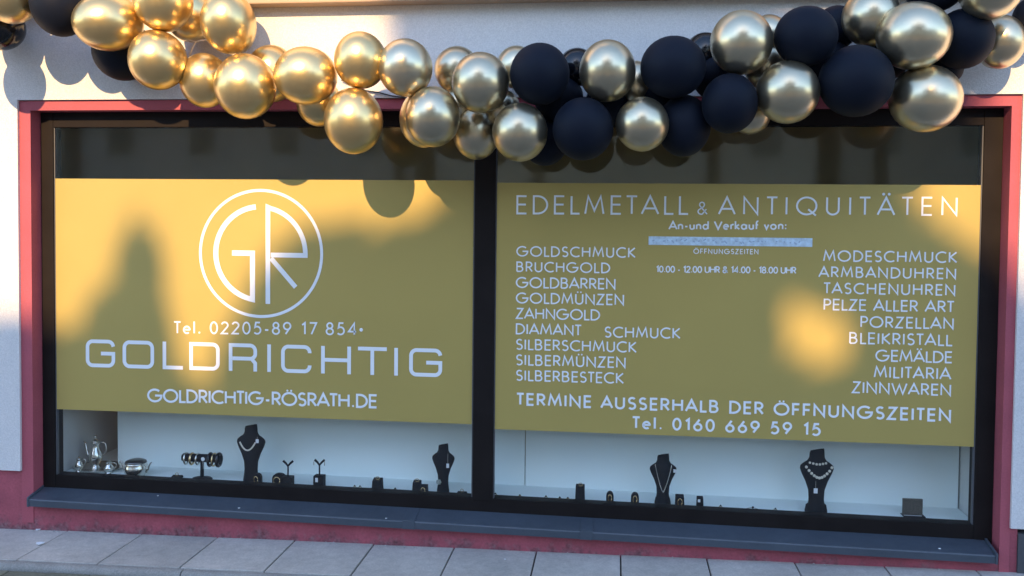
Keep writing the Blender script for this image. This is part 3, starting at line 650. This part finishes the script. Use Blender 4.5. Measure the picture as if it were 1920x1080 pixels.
# bust with V chain
o, H, ws, fr_, sec = bust(1243, 852, YB, 50, 'black jewellery bust in the right pane with a long V shaped chain', base=1.1)
nl = empty('chain_necklace', o + Vector((0, 0, H * .6)), 'long V shaped silver chain on the bust in the middle of the right pane', 'necklace')
m = MB()
for s_ in (-1, 1):
    m.tube([(o.x + s_ * .15 * H * ws * (1 - k) ** .8, o.y + fr_(.15 * H * ws * (1 - k) ** .8, .24 + .52 * (1 - k)) - .003, o.z + H * (.26 + .55 * (1 - k) ** 1.1)) for k in [i / 12 for i in range(13)]], .0024, 6)
m.build('chain', M['silver'], nl); price_tag(nl, o.x + .21 * H * ws, o.y + fr_(.2 * H * ws, .7) - .006, o.z + H * .73, .015, .016, 0)
# tall bust with beads
o, H, ws, fr_, sec = bust(1531, 843, YB, 62, 'tallest black jewellery bust in the right pane, wearing pale beads', base=1.22)
nl = empty('bead_necklace', o + Vector((0, 0, H * .6)), 'pale bead necklace with white tag on the tallest bust in the right pane', 'necklace')
m = MB()
for i in range(11):
    q = -1 + 2 * i / 10; xx = (.02 + q * .185) * H * ws; t = .575 + .16 * abs(q) ** 1.7
    m.ball((o.x + xx, o.y + fr_(xx, t) - .004, o.z + H * t), .0072, 8, 5, 1, 1, 1)
m.build('beads', M['pearl'], nl, smooth=True)
m = MB()
for i in range(6):
    q = -1 + 2 * i / 5; xx = q * .115 * H * ws; t = .785 + .02 * abs(q)
    m.ball((o.x + xx, o.y + fr_(xx, t) - .006, o.z + H * t), .0062, 8, 5)
m.build('upper_beads', M['pearl'], nl, smooth=True); price_tag(nl, o.x - .03 * H * ws, o.y + fr_(0, .4) - .006, o.z + H * .41, .018, .024, .035)

# bracelet bar
o = deck_at(379, .19); k = scale_at(.19, 379); zt = height_from(379, 859, .19)
tb = empty('bracelet_stand', o, 'black T-bar bracelet stand right of the sugar bowl', 'jewellery stand')
MB().lathe(o, [(.001, 0), (.052, 0), (.055, .006), (.050, .011), (.018, .017), (.012, .020)], 24, .75).build('foot', M['velvet'], tb, smooth=True)
MB().lathe(o + Vector((0, 0, .015)), [(.010, 0), (.009, zt * .5), (.010, zt - .02)], 12).build('post', M['velvet'], tb, smooth=True)
half = 38 * k
MB().rings([[(o.x + xx, o.y + rr_ * math.cos(2 * math.pi * j / 14), o.z + zt + rr_ * math.sin(2 * math.pi * j / 14)) for j in range(14)] for xx, rr_ in ((-half, .012), (-half, .019), (-half + .004, .021), (half - .004, .021), (half, .019), (half, .012))]).build('bar', M['velvet'], tb, smooth=True)
def bracelet(dx, wd, rad, m, label, hang=.006):
    cx, cz = o.x + dx, o.z + zt - hang; r = []
    for j in range(25):
        a_ = 2 * math.pi * j / 24; r.append((cx, o.y + rad * math.cos(a_), cz + rad * math.sin(a_) * 1.08))
    ob = MB().tube(r, wd, 8).build('bracelet', M[m], None, smooth=True); tag(ob, label, 'bracelet', 'bracelets on the bar'); return ob
bracelet(-half * .82, .0052, .027, 'silver', 'silver bracelet nearest the left end of the T-bar')
bracelet(-half * .52, .0062, .026, 'jewel', 'dull gold bracelet second from the left on the T-bar')
bracelet(-half * .22, .0045, .026, 'silver', 'thin silver bracelet left of the post on the T-bar')
bracelet(half * .42, .0075, .029, 'black_gloss', 'wide dark bracelet right of the post on the T-bar')
bracelet(half * .62, .0045, .030, 'jewel', 'thin gold bracelet between two dark ones on the T-bar')
bracelet(half * .86, .0095, .028, 'black_gloss', 'thick dark bracelet at the right end of the T-bar')
pt_ = empty('bracelet_tag', o + Vector((.016, -.03, zt)), 'round white price tag hanging at the middle of the T-bar', 'tag')
MB().rings([[(o.x + .016 + .010 * math.cos(2 * math.pi * j / 14), o.y + yy, o.z + zt + .002 + .010 * math.sin(2 * math.pi * j / 14)) for j in range(14)] for yy in (-.026, -.0245)]).build('tag_disc', M['tagm'], pt_)
MB().tube([(o.x + .016, o.y - .0255, o.z + zt - .006), (o.x + .018, o.y - .024, o.z + zt - .05)], .0009, 4).build('tag_thread', M['string'], pt_)

# silver coffee service
def pot(px, Y, py_top, wpx, name, label, handle=True, spout=True):
    o = deck_at(px, Y); H = height_from(px, py_top, Y); w = wpx * scale_at(Y, px) / 2
    rt = empty(name, o, label, 'silverware', 'silver coffee service')
    MB().lathe(o, [(.001, 0), (w * .78, 0), (w * .74, H * .03), (w * .5, H * .07), (w * .62, H * .14), (w * .95, H * .27), (w, H * .36), (w * .86, H * .48), (w * .6, H * .60), (w * .5, H * .70), (w * .58, H * .76), (w * .60, H * .775)], 24).build('body', M['silver'], rt, smooth=True)
    ld = MB().lathe(o, [(w * .60, H * .778), (w * .52, H * .82), (w * .3, H * .87), (w * .12, H * .89), (w * .07, H * .91)], 24).build('lid', M['silver'], rt, smooth=True)
    MB().ball(o + Vector((0, 0, H * .95)), H * .045, 10, 6).build('finial', M['silver'], ld, smooth=True)
    if spout: MB().tube([o + Vector((-w * q, 0, H * z)) for q, z in ((.75, .34), (1.15, .40), (1.35, .55), (1.45, .72), (1.8, .80))], [w * .28, w * .22, w * .15, w * .12, w * .09], 10).build('spout', M['silver'], rt, smooth=True)
    if handle: MB().tube([o + Vector((w * q, 0, H * z)) for q, z in ((.55, .74), (1.0, .80), (1.55, .76), (1.7, .60), (1.5, .45), (.9, .34))], w * .09, 8).build('handle', M['silver'], rt, smooth=True)
tr0 = deck_at(186, .30)
tag(MB().lathe(tr0, [(.001, 0), (.125, 0), (.138, .009), (.142, .010), (.138, .012), (.124, .004), (.001, .003)], 32, .75).build('silver_tray', M['silver'], None, smooth=True), 'oval silver tray under the coffee pot in the left corner', 'tray')
pot(179, .30, 816, 26, 'coffee_pot', 'tall silver coffee pot with spout and finial in the left corner')
pot(148, .22, 854, 17, 'creamer', 'small silver cream jug left of the coffee pot', spout=False)
pot(204, .22, 862, 18, 'silver_cup', 'small silver cup right of the coffee pot', spout=False)
o = deck_at(255, .20); k = scale_at(.20, 255); H = height_from(255, 861, .20); w = 22 * k
sb = empty('sugar_bowl', o, 'squat silver sugar bowl with two upswept handles', 'silverware', 'silver coffee service')
MB().lathe(o, [(.001, 0), (w * .72, 0), (w * .70, H * .06), (w * .86, H * .16), (w, H * .40), (w * .98, H * .60), (w * .86, H * .74), (w * .90, H * .80)], 24).build('bowl', M['silver'], sb, smooth=True)
MB().lathe(o, [(w * .88, H * .80), (w * .84, H * .90), (w * .55, H * .98), (.001, H)], 24).build('lid', mat('tarnished silver', (.22, .21, .2), .3, metal=1), sb, smooth=True)
for s_ in (-1, 1):
    MB().tube([o + Vector((s_ * w * q, 0, H * z)) for q, z in ((.92, .25), (1.12, .40), (1.20, .62), (1.32, .80), (1.42, .84))], [.006, .005, .005, .004, .004], 8).build('handle', M['silver'], sb, smooth=True)
# flat pads
def pad(px, Y, w, d, h, label, rot=.0):
    o = deck_at(px, Y); rt = empty('jewellery_pad', o, label, 'jewellery pad')
    MB().hexa([(o.x - w, o.y - d, o.z), (o.x + w, o.y - d, o.z), (o.x + w, o.y + d, o.z), (o.x - w, o.y + d, o.z),
               (o.x - w * .9, o.y - d * .9, o.z + h * .4), (o.x + w * .9, o.y - d * .9, o.z + h * .5), (o.x + w * .9, o.y + d * .9, o.z + h), (o.x - w * .9, o.y + d * .9, o.z + h)]).build('cushion', M['velvet'], rt, bevel=.003)
    MB().tube([(o.x + .008 * math.cos(a_), o.y + .004, o.z + h + .006 + .008 * math.sin(a_)) for a_ in [i * math.pi / 6 for i in range(13)]], .0014, 6).build('ring', M['jewel'], rt, smooth=True)
pad(331, .20, .03, .02, .012, 'flat dark pad between sugar bowl and bracelet stand')
pad(866, .19, .026, .02, .010, 'flat dark pad between the small bust and the mullion')
# ring stands
def stand(px, Y, py_top, wpx, label, arch=False, ring=True, tagw=False, gold=False):
    o = deck_at(px, Y); H = height_from(px, py_top, Y); w = wpx * scale_at(Y, px) / 2
    rt = empty('ring_stand', o, label, 'ring stand', 'small black ring stands')
    if arch:
        ringp = [(-w, 0), (w, 0)] + [(w * math.cos(a_), H * .55 + H * .45 * math.sin(a_)) for a_ in [i * math.pi / 10 for i in range(11)]]
        MB().rings([[(o.x + x_, o.y + yy, o.z + z_) for x_, z_ in ringp] for yy in (-.012, .012)]).build('block', M['velvet'], rt, bevel=.002)
    else:
        MB().hexa([(o.x - w, o.y - w, o.z), (o.x + w, o.y - w, o.z), (o.x + w, o.y + w, o.z), (o.x - w, o.y + w, o.z),
                   (o.x - w * .92, o.y - w * .7, o.z + H * .86), (o.x + w * .92, o.y - w * .7, o.z + H * .86), (o.x + w * .92, o.y + w * .8, o.z + H), (o.x - w * .92, o.y + w * .8, o.z + H)]).build('block', M['velvet'], rt, bevel=.003)
    if ring:
        MB().tube([(o.x + w * .1 + .009 * math.cos(a_), o.y - .008, o.z + H + .003 + .008 * math.sin(a_)) for a_ in [i * math.pi / 7 for i in range(15)]], .0017, 6).build('ring', M['jewel'], rt, smooth=True)
    if gold:
        MB().tube([(o.x + w * .45 * math.cos(a_), o.y - max(w, .012) - .002, o.z + H * .5 + H * .30 * math.sin(a_)) for a_ in [i * math.pi / 10 for i in range(21)]], .0025, 6).build('earring', M['jewel'], rt, smooth=True)
    if tagw: price_tag(rt, o.x - w * .35, o.y - max(w, .012) - .001, o.z + H * tagw, .012, .014, 0)
YS = .17
stand(483, .165, 887, 16, 'small black ring stand with white tag at the foot of the tall left bust', arch=True, ring=False, tagw=.28, gold=True)
stand(524, .185, 887, 26, 'domed black ring holder left of the first earring stand', arch=True, ring=False, tagw=.3, gold=True)
stand(708, YS, 897, 19, 'black ring holder alone between earring stands and small bust')
stand(782, YS + .03, 901, 16, 'left one of two black ring holders side by side, left of the small bust')
stand(795, YS - .01, 909, 15, 'right one of two black ring holders side by side, touching its taller neighbour', gold=True, ring=False)
stand(1088, YS, 909, 18, 'tallest black ring block in the right pane, first from the mullion')
stand(1144, YS, 921, 14, 'rounded black ring block second from the mullion in the right pane', arch=True, ring=False, gold=True)
stand(1191, YS, 923, 15, 'rounded black ring block just left of the V chain bust', arch=True, ring=False, gold=True)
stand(1275, YS, 928, 17, 'square black ring block just right of the V chain bust', ring=False, gold=True)
stand(1313, YS, 931, 13, 'narrow black ring block with white tag, second right of the V chain bust', ring=False, tagw=.85)
# earring trees
def earring(px, Y, py_box, py_fork, label, with_tag):
    o = deck_at(px, Y); hb = height_from(px, py_box, Y); hf = height_from(px, py_fork, Y); k = scale_at(Y, px); w = 9.5 * k
    rt = empty('earring_stand', o, label, 'jewellery stand', 'Y shaped earring stands')
    MB().box(o.x - w, o.x + w, o.y - w * .9, o.y + w * .9, o.z, o.z + hb).build('base', M['velvet'], rt, bevel=.003)
    MB().tube([o + Vector((0, 0, hb - .002)), o + Vector((0, 0, hf - .004))], .0042, 8).build('stem', M['velvet'], rt)
    for s_ in (-1, 1):
        MB().tube([o + Vector((0, 0, hf - .006)), o + Vector((s_ * .011, 0, hf + .008)), o + Vector((s_ * .026, 0, hf + .021))], [.0045, .0055, .006], 8).build('arm', M['velvet'], rt)
        if with_tag: MB().tube([o + Vector((s_ * .028, -.004, hf + .014)), o + Vector((s_ * .029, -.005, hf + .002)), o + Vector((s_ * .028, -.005, hf - .006))], .002, 6).build('earring', M['silver'], rt)
    if with_tag: price_tag(rt, o.x - w * .25, o.y - w * .9 - .001, o.z + hb * .88, .014, .022, 0)
earring(540, .175, 893, 872, 'Y shaped black earring stand left of its twin, without tag', False)
earring(599, .185, 891, 870, 'Y shaped black earring stand with white tag and silver earrings', True)
# tiny studs and rings lying on the deck
for px, yy, lb in ((665, .17, 'tiny dark stud earring lying left of its pair partner, mid left pane'), (675, .17, 'tiny dark stud earring lying right of its pair partner, mid left pane'),
               (741, .165, 'tiny ring lying between the two groups of ring holders'), (929, .17, 'small ring lying against the mullion in the right pane'), (975, .165, 'small ring lying second from the mullion in the right pane'),
               (1024, .17, 'dark ring lying third from the mullion in the right pane'), (1050, .165, 'tiny ring lying left of a dark one beside the tallest ring block'), (1065, .165, 'dark ring lying just left of the tallest ring block'),
               (1352, .17, 'tiny pin standing between narrow ring block and tiara'), (1455, .17, 'small ring lying left of the tallest bust in the right pane')):
    o = deck_at(px, yy); r_ = .008
    rg = empty('ring', o, lb, 'ring', 'tiny rings lying on the deck')
    MB().tube([(o.x + r_ * math.cos(a_), o.y + .003 * math.sin(a_), o.z + r_ + r_ * math.sin(a_)) for a_ in [i * math.pi / 7 for i in range(15)]], .002, 6).build('band', M['jewel'], rg, smooth=True)
    MB().ball((o.x, o.y, o.z + 2 * r_ + .002), .0045, 8, 5).build('stone', M['black_gloss'], rg, smooth=True)
o = deck_at(1411, .17); ti = empty('tiara', o, 'small dark arched tiara lying left of the tallest bust', 'tiara')
MB().tube([(o.x + .035 * math.cos(a_), o.y, o.z + .002 + .014 * math.sin(a_)) for a_ in [i * math.pi / 12 for i in range(13)]], .0022, 6).build('band', M['silver'], ti, smooth=True)
MB().ball((o.x + .004, o.y, o.z + .018), .006, 8, 5).build('stone', M['black_gloss'], ti, smooth=True)
# plaque
o = deck_at(1712, .24); k = scale_at(.24, 1712); pq = empty('relief_plaque', o, 'square bronze brown plaque on a low dark base at the right end', 'plaque')
zb = height_from(1712, 966, .24); zt_ = height_from(1712, 935, .24); w = 19 * k
MB().box(o.x - w * .95, o.x + w * .95, o.y - .006, o.y + .006, o.z + zb, o.z + zt_).build('plate', M['plaque'], pq, bevel=.003)
MB().box(o.x - w * .85, o.x + w * .85, o.y - .010, o.y + .012, o.z + zb * .62, o.z + zb - .0005).build('clear_block', M['tagm'], pq, bevel=.002)
MB().box(o.x - w * 1.02, o.x + w * 1.1, o.y - .03, o.y + .02, o.z, o.z + zb * .6).build('base', M['velvet'], pq, bevel=.002)

# ------------------------------------------------------------------ scraps of paper
def scrap(px, py, z, r, label, Y=None):
    if Y is None:
        d = ray(px, py); p = CAM + d * ((z - CAM.z) / d.z); zz = pav(p.x) + .0025; p = CAM + d * ((zz - CAM.z) / d.z)
    else: p = Vector((at(px, py, Y).x, Y, 0)); p.z = ZSILL + low(p.x) + .012 - (.080 - Y) * .211 + .0015
    N = 9; v = []
    for lay in (0, .0016):
        v += [(p.x + r * math.cos(2 * math.pi * j / N) * (.7 + .5 * ((j * 7) % 5) / 5), p.y + r * .9 * math.sin(2 * math.pi * j / N) * (.7 + .4 * ((j * 3) % 4) / 4), p.z + lay + r * .22 * abs(math.sin(j * 1.3))) for j in range(N)]
    tag(MB().add(v, [tuple(range(N))[::-1], tuple(range(N, 2 * N))] + [(j, (j + 1) % N, N + (j + 1) % N, N + j) for j in range(N)]).build('paper_scrap', M['paper']), label, 'scrap', 'scraps of paper')
scrap(75, 1020, 0, .024, 'crumpled white paper scrap on the leftmost paving slab')
scrap(71, 994, 0, .014, 'white paper crumb against the wall foot at the far left')
scrap(947, 1049, 0, .006, 'tiny white petal on the pavement below the mullion')
scrap(1010, 1026, 0, .008, 'tiny white petal at the wall foot right of the mullion')
scrap(296, 931, 0, .005, 'tiny white fleck on the sill under the bracelet stand', .05)
scrap(448, 955, 0, .007, 'white fleck on the front of the sill under the left bust', -.02)
scrap(724, 976, 0, .006, 'white fleck at the front edge of the sill left of the mullion', -.036)
scrap(1762, 1032, 0, .007, 'white fleck on the sill near its right end', -.02)

# ------------------------------------------------------------------ houses across the street (seen in the balloons and the glass)
def house(x0, x1, ze, zr, wallcol, roofcol, label):
    y0, y1 = -36.0, -26.0
    h = empty('house', ((x0 + x1) / 2, y1, -.1), label, 'house', 'houses across the road')
    wm = mat('house render', wallcol, .9, noise=[(3, .06, 4)]); rm_ = mat('roof tiles', roofcol, .8, noise=[(6, .2, 4)])
    ym = (y0 + y1) / 2
    MB().add([(x0, y0, -.12), (x1, y0, -.12), (x1, y1, -.12), (x0, y1, -.12), (x0, y0, ze), (x1, y0, ze), (x1, y1, ze), (x0, y1, ze), (x0, ym, zr - .15), (x1, ym, zr - .15)],
             [(3, 2, 1, 0), (0, 1, 5, 4), (2, 3, 7, 6), (1, 2, 6, 9, 5), (3, 0, 4, 8, 7), (4, 5, 9, 8), (6, 7, 8, 9)]).build('wall', wm, h)
    rf = MB(); e_ = .5
    for ya in (y0 - e_, y1 + e_):
        rf.hexa([(x0 - .4, ya, ze - .35), (x1 + .4, ya, ze - .35), (x1 + .4, ym, zr), (x0 - .4, ym, zr), (x0 - .4, ya, ze - .15), (x1 + .4, ya, ze - .15), (x1 + .4, ym, zr + .2), (x0 - .4, ym, zr + .2)])
    r_ = rf.build('roof', rm_, h); MB().box(x0 + 2, x0 + 2.7, ym - .4, ym + .3, zr - .5, zr + 1.1).build('chimney', rm_, r_)
    nx = int((x1 - x0) / 2.6); gm = M['pane']
    for fl in range(2):
        for i in range(nx):
            cx = x0 + (x1 - x0) * (i + .5) / nx; zb = .9 + fl * 2.8
            if fl == 0 and i == nx // 2:
                d_ = MB().box(cx - .5, cx + .5, y1, y1 + .06, -.1, 2.0).build('door', M['bark'], h); MB().box(cx + .35, cx + .40, y1 + .06, y1 + .12, .9, 1.05).build('handle', M['silver'], d_); continue
            if zb + 1.3 > ze: continue
            w_ = MB().box(cx - .6, cx + .6, y1, y1 + .05, zb, zb + 1.3).build('window', M['side'], h); MB().box(cx - .5, cx + .5, y1 + .05, y1 + .06, zb + .1, zb + 1.2).build('pane', gm, w_)
M['pane'] = mat('dark house pane', (.03, .035, .04), .08, spec=.6)
house(-36, -20, 5.6, 9.2, (.62, .58, .50), (.20, .09, .06), 'long cream house with red roof across the road, far left')
house(-19.2, -7, 5.4, 9.6, (.55, .53, .50), (.10, .09, .09), 'grey house with dark roof across the road, opposite the left pane')
house(-6.2, 6.5, 5.8, 9.8, (.66, .62, .55), (.22, .10, .07), 'cream house with red roof across the road, opposite the right pane')
house(7.3, 21, 5.4, 9.0, (.50, .46, .40), (.12, .10, .10), 'tan house with dark roof across the road, right of the cream one')
house(21.8, 38, 5.6, 9.4, (.64, .63, .60), (.20, .09, .06), 'white house with red roof across the road, far right')

# ------------------------------------------------------------------ trees across the street: they throw the dappled shade and show in the balloons
def inside(poly, x, z):
    r = False; j = len(poly) - 1
    for i in range(len(poly)):
        (xi, zi), (xj, zj) = poly[i], poly[j]
        if (zi > z) != (zj > z) and x < (xj - xi) * (z - zi) / (zj - zi) + xi: r = not r
        j = i
    return r
def W2(px, py): p = at(px, py, .04); return (p.x, p.z)
gapA = [(-16, 9.5), (-1.0, 9.5)] + [W2(*p) for p in ((640, -60), (640, 60), (690, 150), (780, 240), (850, 325), (800, 392), (700, 425), (610, 405), (545, 425), (492, 480), (450, 540), (405, 640), (375, 735), (338, 715), (312, 610), (296, 490),
        (275, 425), (246, 395), (214, 440), (196, 520), (160, 545), (135, 620), (95, 615), (50, 600), (0, 605), (-120, 560), (-260, 600), (-500, 420))] + [(-7, 1.3), (-16, .6)]
gapB = [W2(*p) for p in ((1702, 330), (1770, 280), (1838, 260), (1862, 140), (1905, 90))] + [(2.6, 2.9), (4.6, 3.2), (5.2, 1.6), (3.0, .9)] + [W2(*p) for p in ((1975, 640), (1925, 575), (1868, 480), (1800, 440), (1748, 415))]
gapC = [W2(1537 + (p[0] - 1537) * .86, 612 + (p[1] - 612) * .84) for p in ((1462, 570), (1482, 540), (1515, 528), (1552, 540), (1572, 566), (1604, 590), (1612, 640), (1610, 676), (1580, 700), (1548, 692), (1532, 700), (1500, 668), (1490, 640), (1462, 612))]
cD = W2(1505, -12)
def lit(x, z):
    if inside(gapA, x, z) or inside(gapB, x, z): return True
    if inside(gapC, x, z): return True
    return ((x - cD[0]) / .16) ** 2 + ((z - cD[1]) / .10) ** 2 < 1
T = random.Random(11)
trees = {-6.2: [], -2.2: [], 2.6: [], 7.0: []}
tries = 0; cnt = 0
while cnt < 46000 and tries < 200000:
    tries += 1
    x, z = T.uniform(-9.5, 9.5), T.uniform(-4.2, 5.2)
    top = 4.6 - .10 * (x - 1.2) ** 2 + .5 * math.sin(x * 2.1) + .3 * math.sin(x * 5.3)
    bot = -3.4 + .6 * math.sin(x * 1.7 + 1) + .02 * (x - .5) ** 2
    if x < -1: top = min(top, 2.0)
    if z > top or z < bot or lit(x, z): continue
    edge = any(lit(x + .12 * a_, z + .12 * b_) for a_, b_ in ((1, 0), (-1, 0), (0, 1), (0, -1), (.7, .7), (-.7, .7), (.7, -.7), (-.7, -.7)))
    for (xx, zz, sz_) in ([(x, z, T.uniform(.15, .23))] if not edge else [(x + T.uniform(-.07, .07), z + T.uniform(-.07, .07), T.uniform(.035, .06)) for _ in range(5)]):
        if edge and lit(xx, zz): continue
        yy = T.uniform(-22.6, -18.8); tt = (yy - .04) / SUN.y
        p = Vector((xx, .04, zz)) + SUN * tt
        if p.z < 1.6: continue
        tx = min(trees, key=lambda k: abs(k - p.x)); trees[tx].append((p, sz_)); cnt += 1
for k_ in trees: trees[k_].sort(key=lambda q: q[1])
lbl = {-6.2: 'broadleaf street tree across the road, leftmost of the row', -2.2: 'low bushy street tree across the road opposite the left pane', 2.6: 'tall street tree across the road opposite the right pane', 7.0: 'street tree across the road, rightmost of the row'}
for tx, pts in trees.items():
    rt = empty('street_tree', (tx, -20.7, -.1), lbl[tx], 'tree', 'street trees across the road')
    cx = sum(p.x for p, q in pts) / len(pts); cz = sum(p.z for p, q in pts) / len(pts); zb = min(p.z for p, q in pts)
    tk = MB(); tk.tube([(tx, -20.7, -.12), (tx + .05, -20.7, 1.2), (tx - .04, -20.65, zb + .4), (cx * .4 + tx * .6, -20.7, (zb + cz) / 2), (cx, -20.7, cz)], [.24, .19, .16, .12, .05], 10)
    tk.build('trunk', M['bark'], rt, smooth=True)
    lm = MB()
    for i in range(14):
        p = T.choice(pts)[0]; s_ = Vector((tx, -20.7, T.uniform(zb, cz)))
        mid = s_.lerp(p, .5) + Vector((0, 0, -.25)); lm.tube([s_, mid, p], [.07, .045, .015], 6)
    lm.build('limbs', M['bark'], rt)
    cw = MB()
    for p, s_ in pts:
        a_ = Vector((T.gauss(0, 1), T.gauss(0, 1), T.gauss(0, 1))).normalized(); b_ = a_.orthogonal().normalized(); c_ = a_.cross(b_)
        cw.add([p - b_ * s_, p + c_ * s_ * .6, p + b_ * s_, p - c_ * s_ * .6 + a_ * s_ * .3], [(0, 1, 2, 3)])
    me = bpy.data.meshes.new('crown'); me.from_pydata(cw.v, [], cw.f); me.update(); link_mesh('crown', me, M['leaf'], rt)
